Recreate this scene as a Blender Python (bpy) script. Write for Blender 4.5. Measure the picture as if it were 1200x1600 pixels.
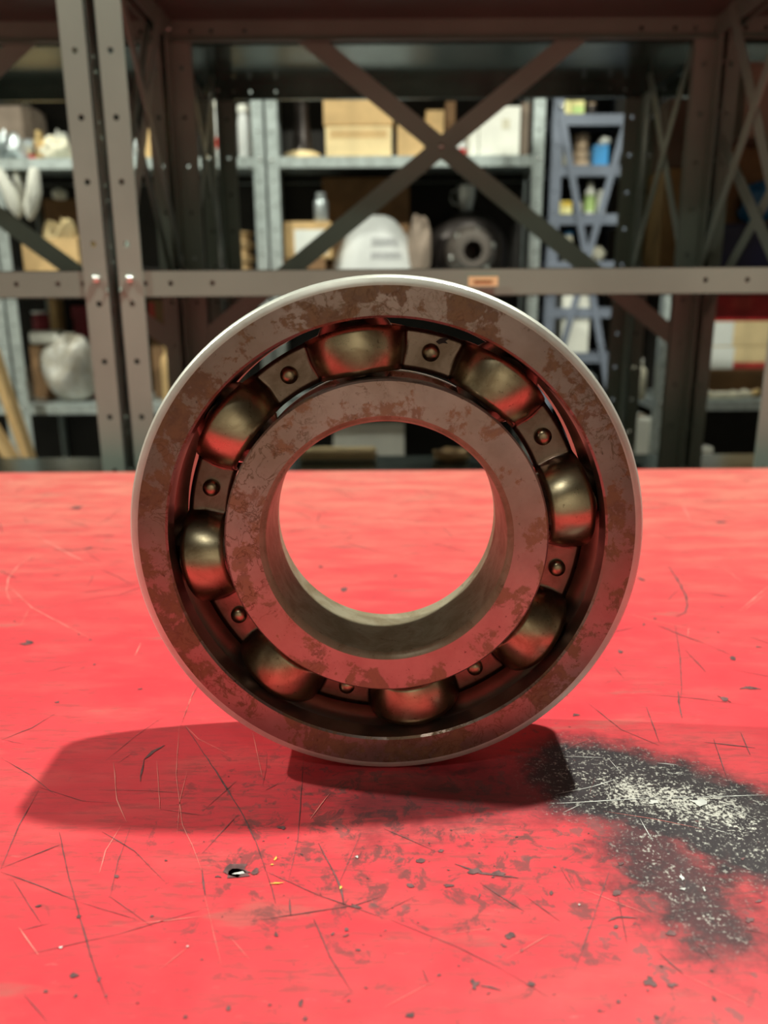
import bpy, bmesh, math, random
from mathutils import Vector, Matrix

for o in list(bpy.data.objects): bpy.data.objects.remove(o, do_unlink=True)
scene = bpy.context.scene
COL = scene.collection
random.seed(7)

# ------------------------------------------------------------------ camera
FPX, PITCH, YAW, ROLL, CAMH = 1244.0, math.radians(15.0), math.radians(-0.117), math.radians(0.35), 0.2298
CAM = Vector((0, 0, CAMH))
_F = Vector((math.sin(YAW)*math.cos(PITCH), math.cos(YAW)*math.cos(PITCH), -math.sin(PITCH)))
_R0 = Vector((math.cos(YAW), -math.sin(YAW), 0))
_U0 = _R0.cross(_F)
_R = _R0*math.cos(ROLL) - _U0*math.sin(ROLL)
_U = _U0*math.cos(ROLL) + _R0*math.sin(ROLL)
cd = bpy.data.cameras.new('camera')
cam = bpy.data.objects.new('camera', cd); COL.objects.link(cam)
m3 = Matrix((_R, _U, -_F)).transposed()
cam.matrix_world = Matrix.Translation(CAM) @ m3.to_4x4()
cd.sensor_fit = 'VERTICAL'; cd.sensor_height = 36.0; cd.lens = FPX*36.0/1600.0
cd.clip_start = 0.01; cd.clip_end = 60
cd.dof.use_dof = True; cd.dof.focus_distance = 0.385; cd.dof.aperture_fstop = cd.lens/3.9
scene.camera = cam

# ------------------------------------------------------------------ world, lights, exposure
w = bpy.data.worlds.new('world'); scene.world = w; w.use_nodes = True
w.node_tree.nodes['Background'].inputs[0].default_value = (0.9, 0.93, 1.0, 1)
w.node_tree.nodes['Background'].inputs[1].default_value = 0.01
vs = scene.view_settings
vs.view_transform = 'Standard'; vs.look = 'None'; vs.gamma = 1.0; vs.use_curve_mapping = False
vs.exposure = 0.0

def lamp(name, loc, power, size, color=(0.97, 1.0, 0.86), target=None, spread=math.pi):
    l = bpy.data.lights.new(name, 'AREA'); l.shape = 'DISK'; l.size = size; l.energy = power; l.color = color
    l.spread = spread
    o = bpy.data.objects.new(name, l); COL.objects.link(o); o.location = loc
    d = (Vector(target) - Vector(loc)) if target else Vector((0, 0, -1))
    o.rotation_euler = d.to_track_quat('-Z', 'Y').to_euler()
    return o
# a row of ceiling lamps over the bench, plus unseen lights added over the aisle and behind the camera
lamp('ceiling_and_fill_light', (0.735, 0.80, 2.4), 92, 0.08)
lamp('ceiling_and_fill_light', (-2.385, 0.77, 2.4), 122, 0.08)
lamp('ceiling_and_fill_light', (-0.75, 2.5, 2.4), 7, 0.14, target=(-0.75, 2.9, 0), spread=math.radians(80))  # added light for the shelves across the aisle
lamp('ceiling_and_fill_light', (0.85, 2.5, 2.4), 7, 0.14, target=(0.85, 2.9, 0), spread=math.radians(80))  # added as well, for the right half of those shelves
lamp('ceiling_and_fill_light', (0.2, -1.9, 2.4), 30, 0.14, target=(0.2, -3.3, -0.3), spread=math.radians(110))  # added to wash the wall that the bearing face mirrors
lamp('ceiling_and_fill_light', (-0.6, -1.3, 2.4), 9, 0.30)  # added downlight to raise a highlight on the cage pockets

# ------------------------------------------------------------------ helpers
def ray(px, py):
    return _F + _R*((px-600)/FPX) + _U*((800-py)/FPX)
def at(px, py, Y):
    d = ray(px, py); return CAM + d*(Y/d.y)
def on_bench(px, py, z=0.0):
    d = ray(px, py); return CAM + d*((z-CAMH)/d.z)

class MB:
    def __init__(s): s.v = []; s.f = []
    def add(s, vs, fs):
        n = len(s.v); s.v += [tuple(v) for v in vs]; s.f += [tuple(i+n for i in f) for f in fs]; return s
    def box(s, x0, x1, y0, y1, z0, z1):
        return s.add([(x0,y0,z0),(x1,y0,z0),(x1,y1,z0),(x0,y1,z0),(x0,y0,z1),(x1,y0,z1),(x1,y1,z1),(x0,y1,z1)],
                     [(0,3,2,1),(4,5,6,7),(0,1,5,4),(1,2,6,5),(2,3,7,6),(3,0,4,7)])
    def bar(s, a, b, wdir, wd, th):
        a = Vector(a); b = Vector(b); d = (b-a).normalized(); n = d.cross(Vector(wdir)).normalized(); u = Vector(wdir).normalized()
        u = n.cross(d).normalized()
        vs = []
        for p in (a, b):
            for i, j in ((-1,-1),(1,-1),(1,1),(-1,1)): vs.append(p + u*(i*wd/2) + n*(j*th/2))
        return s.add(vs, [(0,3,2,1),(4,5,6,7),(0,1,5,4),(1,2,6,5),(2,3,7,6),(3,0,4,7)])
    def lathe(s, prof, c=(0,0,0), axis='Z', seg=24, closed=False, sx=1.0, sy=1.0):
        n = len(prof); vs = []
        for k in range(seg):
            a = 2*math.pi*k/seg; ca, sa = math.cos(a), math.sin(a)
            for r, h in prof:
                if axis == 'Z': vs.append((c[0]+r*ca*sx, c[1]+r*sa*sy, c[2]+h))
                elif axis == 'Y': vs.append((c[0]+r*sa, c[1]+h, c[2]+r*ca))
                else: vs.append((c[0]+h, c[1]+r*ca, c[2]+r*sa))
        fs = []
        for k in range(seg):
            k2 = (k+1) % seg
            for i in range(n if closed else n-1):
                j = (i+1) % n
                fs.append((k*n+i, k2*n+i, k2*n+j, k*n+j))
        if not closed:
            if prof[0][0] > 1e-6: fs.append(tuple(k*n for k in range(seg))[::-1])
            if prof[-1][0] > 1e-6: fs.append(tuple(k*n+n-1 for k in range(seg)))
        return s.add(vs, fs)
    def tube(s, pts, r, seg=8):
        pts = [Vector(p) for p in pts]; n = len(pts); vs = []
        for i, p in enumerate(pts):
            d = (pts[min(i+1,n-1)] - pts[max(i-1,0)]).normalized()
            u = d.cross(Vector((0,0,1)));
            if u.length < 1e-3: u = d.cross(Vector((1,0,0)))
            u.normalize(); v = d.cross(u)
            rr = r[i] if isinstance(r, (list, tuple)) else r
            for k in range(seg):
                a = 2*math.pi*k/seg; vs.append(p + u*(rr*math.cos(a)) + v*(rr*math.sin(a)))
        fs = [(i*seg+k, i*seg+(k+1)%seg, (i+1)*seg+(k+1)%seg, (i+1)*seg+k) for i in range(n-1) for k in range(seg)]
        fs += [tuple(range(seg))[::-1], tuple((n-1)*seg+k for k in range(seg))]
        return s.add(vs, fs)
    def build(s, name, mat, parent=None, smooth=None, bevel=0.0, loc=None, rz=0.0):
        me = bpy.data.meshes.new(name); me.from_pydata(s.v, [], s.f); me.validate(); me.update()
        bm = bmesh.new(); bm.from_mesh(me)
        bmesh.ops.remove_doubles(bm, verts=bm.verts, dist=1e-6)
        bmesh.ops.recalc_face_normals(bm, faces=bm.faces); bm.to_mesh(me); bm.free()
        me.materials.append(mat)
        o = bpy.data.objects.new(name, me); COL.objects.link(o)
        if parent: o.parent = parent
        if loc: o.location = loc
        o.rotation_euler.z = rz
        if smooth is not None:
            for p in me.polygons: p.use_smooth = True
            me.set_sharp_from_angle(angle=math.radians(smooth))
        if bevel:
            b = o.modifiers.new('bevel', 'BEVEL'); b.width = bevel; b.segments = 2; b.limit_method = 'ANGLE'
        return o

def empty(name, loc=(0,0,0), rz=0.0):
    o = bpy.data.objects.new(name, None); COL.objects.link(o); o.location = loc; o.rotation_euler.z = rz
    o.empty_display_size = 0.05
    return o
def tag(o, label, cat, group=None):
    o['label'] = label; o['category'] = cat
    if group: o['group'] = group
    return o

# ------------------------------------------------------------------ materials
class NT:
    def __init__(s, name):
        s.m = bpy.data.materials.new(name); s.m.use_nodes = True; s.t = s.m.node_tree; s.n = s.t.nodes
        s.p = s.n['Principled BSDF']
        s.co = s.n.new('ShaderNodeTexCoord').outputs['Object']
    def put(s, sock, val):
        if hasattr(val, 'is_linked') or isinstance(val, bpy.types.NodeSocket): s.t.links.new(val, sock)
        else: sock.default_value = val
    def set(s, **k):
        names = dict(base='Base Color', rough='Roughness', metal='Metallic', spec='Specular IOR Level', normal='Normal',
                     alpha='Alpha', trans='Transmission Weight', coat='Coat Weight', coatr='Coat Roughness', ior='IOR')
        for a, v in k.items():
            if isinstance(v, tuple) and len(v) == 3: v = v + (1,)
            s.put(s.p.inputs[names[a]], v)
        return s
    def map(s, scale=(1,1,1), loc=(0,0,0), rot=(0,0,0)):
        n = s.n.new('ShaderNodeMapping'); s.t.links.new(s.co, n.inputs[0])
        n.inputs['Scale'].default_value = scale; n.inputs['Location'].default_value = loc; n.inputs['Rotation'].default_value = rot
        return n.outputs[0]
    def noise(s, scale, detail=4, rough=.55, vec=None, dist=0.0):
        n = s.n.new('ShaderNodeTexNoise'); s.put(n.inputs['Vector'], vec or s.co)
        n.inputs['Scale'].default_value = scale; n.inputs['Detail'].default_value = detail
        n.inputs['Roughness'].default_value = rough; n.inputs['Distortion'].default_value = dist
        return n.outputs['Fac']
    def ramp(s, fac, lo, hi):
        n = s.n.new('ShaderNodeMapRange'); n.interpolation_type = 'SMOOTHSTEP'
        s.put(n.inputs['Value'], fac); n.inputs['From Min'].default_value = lo; n.inputs['From Max'].default_value = hi
        return n.outputs[0]
    def math(s, op, a, b=0.0, c=0.0):
        n = s.n.new('ShaderNodeMath'); n.operation = op
        s.put(n.inputs[0], a); s.put(n.inputs[1], b)
        if op in ('MULTIPLY_ADD',): s.put(n.inputs[2], c)
        return n.outputs[0]
    def vm(s, op, a, b=None):
        n = s.n.new('ShaderNodeVectorMath'); n.operation = op
        s.put(n.inputs[0], a)
        if b is not None: s.put(n.inputs['Scale'] if op == 'SCALE' else n.inputs[1], b)
        return n.outputs['Value'] if op in ('DOT_PRODUCT', 'LENGTH', 'DISTANCE') else n.outputs[0]
    def mix(s, fac, a, b):
        n = s.n.new('ShaderNodeMix'); n.data_type = 'RGBA'
        s.put(n.inputs['Factor'], fac)
        for sock, v in ((n.inputs['A'], a), (n.inputs['B'], b)):
            if isinstance(v, tuple) and len(v) == 3: v = v + (1,)
            # colour sockets of the Mix node
            pass
        ia = [i for i in n.inputs if i.name == 'A' and i.type == 'RGBA'][0]
        ib = [i for i in n.inputs if i.name == 'B' and i.type == 'RGBA'][0]
        fi = [i for i in n.inputs if i.name == 'Factor' and i.type == 'VALUE'][0]
        for l in list(fi.links): s.t.links.remove(l)
        s.put(fi, fac)
        s.put(ia, a + (1,) if isinstance(a, tuple) and len(a) == 3 else a)
        s.put(ib, b + (1,) if isinstance(b, tuple) and len(b) == 3 else b)
        return [o for o in n.outputs if o.type == 'RGBA'][0]
    def bump(s, h, strength=.2, dist=.001):
        n = s.n.new('ShaderNodeBump'); s.put(n.inputs['Height'], h)
        n.inputs['Strength'].default_value = strength; n.inputs['Distance'].default_value = dist
        return n.outputs[0]

def plain(name, c, rough=.5, metal=0.0, var=.25, scale=9.0, **k):
    t = NT(name)
    f = t.ramp(t.noise(scale, 5), .3, .7)
    t.set(base=t.mix(f, tuple(x*(1-var) for x in c), tuple(min(1, x*(1+var)) for x in c)), rough=rough, metal=metal, **k)
    return t.m

def steel_face(name, k=1.0, lo=.515, hi=.56, amt=.38):
    t = NT(name)
    big = t.noise(44, 8, .68, dist=.35); fine = t.noise(170, 5, .65, dist=.4)
    mot = t.noise(55, 4, .6)
    rust = t.math('ADD', t.math('MULTIPLY', big, .72), t.math('MULTIPLY', fine, .28))
    rmask = t.math('MULTIPLY', t.ramp(rust, lo, hi), t.math('MULTIPLY_ADD', fine, .6, amt))
    speck = t.ramp(t.noise(330, 4, .7), .64, .70)
    steel = t.mix(t.ramp(mot, .3, .7), (.46*k, .345*k, .315*k), (.55*k, .43*k, .395*k))
    rc = t.mix(t.ramp(fine, .35, .65), (.19*k, .11*k, .055*k), (.32*k, .205*k, .105*k))
    wash = t.math('MULTIPLY', t.ramp(t.noise(17, 5, .6), .42, .66), .45)
    col = t.mix(rmask, t.mix(wash, steel, (.34*k, .23*k, .16*k)), rc)
    wn = t.noise(105, 5, .6, dist=.8)
    worm = t.math('SUBTRACT', 1.0, t.ramp(t.math('ABSOLUTE', t.math('SUBTRACT', wn, .5)), .004, .03))
    worm = t.math('MULTIPLY', worm, t.math('MULTIPLY', t.ramp(t.noise(23, 4, .6), .46, .60), .65))
    col = t.mix(worm, col, (.15, .085, .045))
    col = t.mix(t.math('MULTIPLY', speck, .7), col, (.10, .06, .04))
    r = t.math('MULTIPLY_ADD', rmask, .20, .27)
    r = t.math('ADD', r, t.math('MULTIPLY', mot, .10))
    t.set(base=col, rough=r, metal=t.math('MULTIPLY_ADD', rmask, -.30, .80), normal=t.bump(fine, .12, .0004))
    return t.m
def rim_mat():
    t = NT('ground_bearing_steel')
    n = t.noise(40, 5, .6); f = t.noise(300, 4, .7, vec=t.map(scale=(1, 6, 1)))
    t.set(base=t.mix(t.ramp(n, .3, .7), (.66, .66, .60), (.80, .80, .74)), rough=t.math('MULTIPLY_ADD', f, .2, .34), metal=.65, normal=t.bump(f, .1, .0003))
    return t.m
def bore_mat():
    t = NT('dull_bore_steel')
    n = t.noise(60, 6, .65, dist=.5); f = t.noise(240, 4, .7)
    col = t.mix(t.ramp(n, .35, .65), (.36, .315, .225), (.25, .20, .125))
    col = t.mix(t.math('MULTIPLY', t.ramp(f, .58, .68), .5), col, (.14, .09, .05))
    t.set(base=col, rough=t.math('MULTIPLY_ADD', n, .25, .34), metal=.30, normal=t.bump(f, .1, .0003))
    return t.m
def cage_mat():
    t = NT('tarnished_pressed_steel')
    n = t.noise(70, 6, .6, dist=.5); f = t.noise(380, 4, .7)
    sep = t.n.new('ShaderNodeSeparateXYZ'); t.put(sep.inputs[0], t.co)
    pocket_glint = t.ramp(t.math('ABSOLUTE', sep.outputs[1]), .005, .014)      # pocket highlight put into the base colour, the flats stay stained
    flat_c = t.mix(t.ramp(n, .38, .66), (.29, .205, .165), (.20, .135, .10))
    col = t.mix(pocket_glint, flat_c, t.mix(t.ramp(n, .38, .66), (.56, .47, .32), (.36, .28, .18)))
    col = t.mix(t.math('MULTIPLY', t.ramp(f, .60, .72), .6), col, (.10, .06, .035))
    t.set(base=col, rough=t.math('MULTIPLY_ADD', n, .22, .20), metal=1.0, normal=t.bump(f, .10, .0003))
    return t.m
def ball_mat():
    t = NT('polished_ball_steel'); t.set(base=(.62, .58, .54), rough=t.math('MULTIPLY_ADD', t.noise(60), .1, .14), metal=1.0); return t.m

# geometry of the worn patch, in bench coordinates
def seg_dist(t, p, a, b):
    a = Vector((a[0], a[1], 0)); b = Vector((b[0], b[1], 0)); ba = b - a
    pa = t.vm('SUBTRACT', p, tuple(a))
    h = t.math('DIVIDE', t.vm('DOT_PRODUCT', pa, tuple(ba)), ba.length_squared)
    n = t.n.new('ShaderNodeClamp'); t.put(n.inputs[0], h); h = n.outputs[0]
    return t.vm('LENGTH', t.vm('SUBTRACT', pa, t.vm('SCALE', tuple(ba), h)))
def red_paint():
    t = NT('scuffed_red_paint')
    flat = t.map(scale=(1, 1, 0))
    n1 = t.noise(9, 5, .6, vec=flat, dist=.4); n2 = t.noise(60, 6, .65, vec=flat); n3 = t.noise(620, 4, .7, vec=flat)
    streak = t.noise(14, 5, .6, vec=t.map(scale=(1, 3.2, 0), rot=(0, 0, .25)))
    base = t.mix(t.ramp(n1, .3, .7), (.58, .040, .056), (.65, .056, .070))
    pale = t.math('MULTIPLY', t.ramp(streak, .46, .74), .16)
    base = t.mix(pale, base, (.72, .20, .17))
    # far half of the bench: rubbed dust, with grazing sheen put into the colour
    sep = t.n.new('ShaderNodeSeparateXYZ'); t.put(sep.inputs[0], t.co)
    far = t.math('MULTIPLY', t.ramp(sep.outputs[1], .42, 1.05), t.math('MULTIPLY_ADD', t.ramp(streak, .3, .7), .5, .28))
    base = t.mix(far, base, (.66, .24, .18))
    smudge = t.math('MULTIPLY', t.ramp(t.noise(16, 5, .6, vec=t.map(scale=(.7, 2.6, 0), loc=(3, 1, 0))), .60, .70), .45)
    base = t.mix(smudge, base, (.36, .13, .11))
    # grime speckles, denser around the worn patch
    P = [on_bench(*q) for q in ((938,1216),(1045,1240),(1195,1300),(1015,1315),(1112,1438),(610,1255),(885,1232),(1262,1335))]
    d1 = t.math('MINIMUM', seg_dist(t, flat, P[0], P[1]), seg_dist(t, flat, P[1], P[7]))
    d2 = seg_dist(t, flat, P[3], P[4]); d3 = seg_dist(t, flat, P[5], P[6])
    # fine criss-cross rubbing in two directions, and smudged grime around the middle of the bench
    g1 = t.noise(130, 7, .74, vec=t.map(scale=(.30, 1.8, 0), rot=(0, 0, .75), loc=(1, 2, 0)))
    g2 = t.noise(150, 7, .74, vec=t.map(scale=(.30, 1.9, 0), rot=(0, 0, -.9), loc=(5, 7, 0)))
    dc = seg_dist(t, flat, on_bench(480, 1300), on_bench(960, 1370))
    nearc = t.math('SUBTRACT', 1.0, t.ramp(dc, .01, .13))
    g = t.math('MULTIPLY', t.ramp(t.math('MAXIMUM', g1, g2), .50, .64), t.math('MULTIPLY_ADD', nearc, .30, t.math('MULTIPLY_ADD', t.ramp(n1, .42, .62), .40, .12)))
    base = t.mix(g, base, (.23, .060, .058))
    cl = t.math('ADD', t.noise(78, 9, .74, vec=flat, dist=.5), t.math('MULTIPLY', nearc, .085))
    clm = t.math('MULTIPLY', t.ramp(cl, .60, .67), t.math('MULTIPLY_ADD', nearc, .45, .25))
    base = t.mix(clm, base, (.105, .052, .052))
    lt = t.math('MULTIPLY', t.ramp(t.noise(240, 6, .75, vec=t.map(scale=(.4, 1.6, 0), rot=(0, 0, .3), loc=(9, 4, 0))), .60, .70), .30)
    base = t.mix(lt, base, (.72, .20, .18))
    edge = t.math('ADD', t.math('MULTIPLY', t.math('SUBTRACT', n2, .5), .040), t.math('MULTIPLY', t.math('SUBTRACT', n1, .5), .02))
    e1 = t.math('ADD', d1, edge)
    e2 = t.math('ADD', d2, t.math('MULTIPLY', edge, 1.3))
    e3 = t.math('ADD', d3, t.math('MULTIPLY', edge, 1.8))
    near = t.math('SUBTRACT', 1.0, t.ramp(t.math('MINIMUM', d1, t.math('MINIMUM', d2, d3)), .0, .13))
    chipn = t.math('ADD', n2, t.math('MULTIPLY', near, .12))
    chips = t.math('MULTIPLY', t.ramp(chipn, .69, .73), t.math('MULTIPLY_ADD', n3, .5, .45))
    base = t.mix(t.math('MULTIPLY', chips, .85), base, (.13, .075, .075))
    m1 = t.math('SUBTRACT', 1.0, t.ramp(e1, .026, .051))
    m2 = t.math('MULTIPLY', t.math('SUBTRACT', 1.0, t.ramp(e2, .008, .034)), .92)
    m3 = t.math('MULTIPLY', t.math('SUBTRACT', 1.0, t.ramp(e3, .004, .040)), .62)
    blk = t.math('MAXIMUM', m1, t.math('MAXIMUM', m2, m3))
    base = t.mix(blk, base, t.mix(n2, (.022, .017, .021), (.048, .038, .044)))
    inner = t.math('SUBTRACT', 1.0, t.ramp(t.math('MINIMUM', e1, t.math('ADD', e2, .022)), .004, .046))
    core = t.math('SUBTRACT', 1.0, t.ramp(seg_dist(t, flat, on_bench(985,1238), on_bench(1125,1265)), .0, .022))
    sp = t.ramp(t.math('ADD', t.math('MULTIPLY', core, .07), t.math('ADD', t.math('MULTIPLY', n3, .62), t.math('MULTIPLY', t.noise(210, 4, .7, vec=flat), .38))), .53, .61)
    speck = t.math('MULTIPLY', sp, t.math('POWER', inner, .8))
    base = t.mix(speck, base, (.62, .60, .55))
    r = t.math('MULTIPLY_ADD', n2, .20, .30)
    t.set(base=base, rough=r, spec=.5, normal=t.bump(n2, .06, .0006))
    return t.m

M = {}
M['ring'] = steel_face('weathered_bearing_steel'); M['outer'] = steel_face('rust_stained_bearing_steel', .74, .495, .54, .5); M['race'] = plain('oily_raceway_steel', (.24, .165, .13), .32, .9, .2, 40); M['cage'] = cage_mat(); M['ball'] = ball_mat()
M['rim'] = rim_mat(); M['bore'] = bore_mat(); M['red'] = red_paint()
M['scratch'] = plain('dark_scratch', (.125, .055, .058), .6, 0, .4, 200)
M['pale'] = plain('pale_scratch', (.74, .22, .19), .5, 0, .15, 60)
M['white_scr'] = plain('bare_metal_scratch', (.80, .80, .78), .35, .3, .15, 150)
M['yellow_scr'] = plain('yellow_paint_fleck', (.80, .50, .08), .5, 0, .15, 150)
M['brownpaint'] = plain('taupe_rack_paint', (.25, .30, .26), .42, 0, .10, 5)
M['rackdark'] = plain('dark_brown_paint_and_shade', (.125, .105, .092), .42, 0, .12, 5)  # also carries the painted shade of the shelf sheets
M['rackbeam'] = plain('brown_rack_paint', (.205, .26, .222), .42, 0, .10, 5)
M['galv'] = plain('galvanised_steel', (.50, .56, .55), .40, .35, .16, 30)
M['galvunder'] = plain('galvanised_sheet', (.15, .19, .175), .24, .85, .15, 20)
M['bluegrey'] = plain('blue_grey_paint', (.19, .215, .275), .45, 0, .10, 8)
M['shadesheet'] = plain('dark_shade_sheet', (.018, .015, .013), .8)
M['rivet'] = plain('brassy_rivet_steel', (.44, .34, .23), .30, 1.0, .25, 300)
M['bolt'] = plain('zinc_bolt', (.80, .80, .78), .22, 1.0, .1, 50)
M['carton'] = plain('cardboard', (.62, .41, .19), .8, 0, .12, 14)
M['carton2'] = plain('pale_cardboard', (.80, .62, .34), .8, 0, .10, 14)
M['carton3'] = plain('brown_cardboard', (.22, .12, .055), .85, 0, .15, 14)
M['cartongrey'] = plain('grey_cardboard', (.30, .23, .18), .85, 0, .15, 14)
M['tape'] = plain('brown_tape', (.30, .17, .07), .4)
M['paperlabel'] = plain('paper_label', (.78, .80, .76), .7, 0, .05)
M['white'] = plain('white_card', (.85, .84, .76), .6, 0, .06)
M['whiteplastic'] = plain('white_plastic', (.60, .61, .60), .45, 0, .05)
M['cream'] = plain('cream_cloth', (.70, .66, .52), .85, 0, .15, 25)
M['print'] = plain('grey_print', (.38, .38, .39), .7)
M['redprint'] = plain('red_print', (.62, .06, .05), .6)
M['redbox'] = plain('red_box', (.50, .02, .025), .5)
M['darkred'] = plain('dark_red_plastic', (.24, .02, .035), .5)
M['iron'] = plain('oily_cast_iron', (.055, .045, .042), .38, .6, .3, 20)
M['black'] = plain('black_rubber', (.02, .018, .018), .6)
M['silver'] = plain('silver_metal', (.66, .72, .74), .3, .7, .1, 30)
M['brass'] = plain('brass', (.85, .62, .30), .3, .8, .15, 40)
M['bronze'] = plain('bronze_bushing', (.60, .44, .30), .45, .3, .2, 40)
M['blue'] = plain('blue_plastic', (.05, .26, .55), .4)
M['bluebag'] = plain('deep_blue_plastic', (.02, .15, .36), .35)
M['navy'] = plain('navy_plastic', (.02, .02, .09), .4)
M['yellow'] = plain('yellow_card', (.70, .46, .03), .6)
M['yellowpale'] = plain('pale_yellow_card', (.85, .74, .34), .6)
M['greenlabel'] = plain('green_print', (.50, .68, .25), .6)
M['wood'] = plain('rough_wood', (.50, .33, .16), .8, 0, .25, 18)
M['concrete'] = plain('concrete_floor', (.13, .12, .11), .7, 0, .2, 3)
M['wall'] = plain('warm_grey_wall', (.42, .37, .31), .9, 0, .1, 2)
M['ceil'] = plain('dark_ceiling', (.09, .085, .08), .9, 0, .1, 2)
def bag_mat():
    t = NT('clear_plastic_bag')
    t.set(base=t.mix(t.ramp(t.noise(30, 5), .35, .65), (.62, .56, .46), (.82, .80, .74)), rough=.18, trans=.25, spec=.8,
          normal=t.bump(t.noise(28, 5, .6), .8, .02))
    return t.m
M['bag'] = bag_mat()

# ------------------------------------------------------------------ room shell
FLOOR = -0.88; CEIL = 2.75
def struct(name, mb, mat): o = mb.build(name, mat); o['kind'] = 'structure'; return o
struct('floor', MB().box(-4, 4, -3.5, 5.2, FLOOR-.1, FLOOR), M['concrete'])
struct('ceiling', MB().box(-4, 4, -3.5, 5.2, CEIL, CEIL+.1), M['ceil'])
struct('wall_back', MB().box(-4, 4, 5.0, 5.2, FLOOR, CEIL), M['ceil'])
struct('wall_front', MB().box(-4, 4, -3.5, -3.3, FLOOR, CEIL), M['wall'])
struct('wall_left', MB().box(-4.2, -4, -3.5, 5.2, FLOOR, CEIL), M['wall'])
struct('wall_right', MB().box(4, 4.2, -3.5, 5.2, FLOOR, CEIL), M['wall'])

# ------------------------------------------------------------------ workbench
TY0, TY1 = 0.03, 1.081
bench = tag(empty('workbench', (0, .55, FLOOR)), 'workbench with a scratched glossy red painted top under the bearing', 'workbench')
def bpart(mb, name, mat, **k):
    o = mb.build(name, mat, **k); o.parent = bench; o.matrix_parent_inverse = Matrix.Translation((0, -.55, -FLOOR)); return o
bpart(MB().box(-1.15, 1.15, TY0, TY1, -.035, 0), 'bench_top', M['red'], bevel=.002)
bpart(MB().box(-1.08, 1.08, TY0+.06, TY1-.06, -.13, -.035), 'apron', M['rackdark'])
for sx in (-1, 1):
    for y in (TY0+.09, TY1-.09):
        bpart(MB().box(sx*1.05-.035, sx*1.05+.035, y-.035, y+.035, FLOOR, -.13), 'leg', M['rackdark'], bevel=.004)

def strip(mb, pts, wpx, z=.00025, jit=0.0):
    """a gouge lying on the bench: pixel polyline laid down on the bench plane, tapered at both ends"""
    P = []
    for i in range(len(pts)-1):
        a = on_bench(*pts[i]); b = on_bench(*pts[i+1]); k = max(2, int((b-a).length/.006))
        for j in range(k): P.append(a.lerp(b, j/k))
    P.append(on_bench(*pts[-1])); n = len(P)
    vs = []
    for i, p in enumerate(P):
        d = (P[min(i+1,n-1)]-P[max(i-1,0)]).normalized(); nrm = Vector((-d.y, d.x, 0))
        wd = wpx*max((p-CAM).dot(_F), .2)/FPX*.5
        tpr = min(1, .25+3.0*min(i, n-1-i)/max(n-1,1)) * random.uniform(.45, 1.25)
        c = p + nrm*random.uniform(-1,1)*wd*.5
        vs += [Vector((c.x, c.y, z))+nrm*wd*tpr, Vector((c.x, c.y, z))-nrm*wd*tpr]
    mb.add(vs, [(2*i, 2*i+1, 2*i+3, 2*i+2) for i in range(n-1)])
def chip(mb, px, py, wpx, hpx, rot=0.0, z=.0003, world=None):
    if world: c, rx, ry = world
    else:
        c = on_bench(px, py); dep = (c-CAM).dot(_F); rx = wpx*.5*dep/FPX; ry = hpx*.5*abs(on_bench(px, py+1).y-c.y)
    k = random.randint(7, 10); vs = []
    for i in range(k):
        a = 2*math.pi*i/k; q = random.uniform(.25, 1.0)
        x, y = math.cos(a)*q*rx, math.sin(a)*q*ry
        vs.append((c.x + x*math.cos(rot)-y*math.sin(rot), c.y + x*math.sin(rot)+y*math.cos(rot), z))
    mb.add(vs + [(c.x, c.y, z)], [(i, (i+1) % k, k) for i in range(k)])
def c5(l): return [(x/2, 1080+y/2) for x, y in l]
def c6(l): return [(600+x/2, 1080+y/2) for x, y in l]
def c7(l): return [(x/4, 700+y/4) for x, y in l]
def c8(l): return [(960+x/4, 700+y/4) for x, y in l]
dark = MB(); pale = MB(); wht = MB(); yel = MB()
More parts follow.
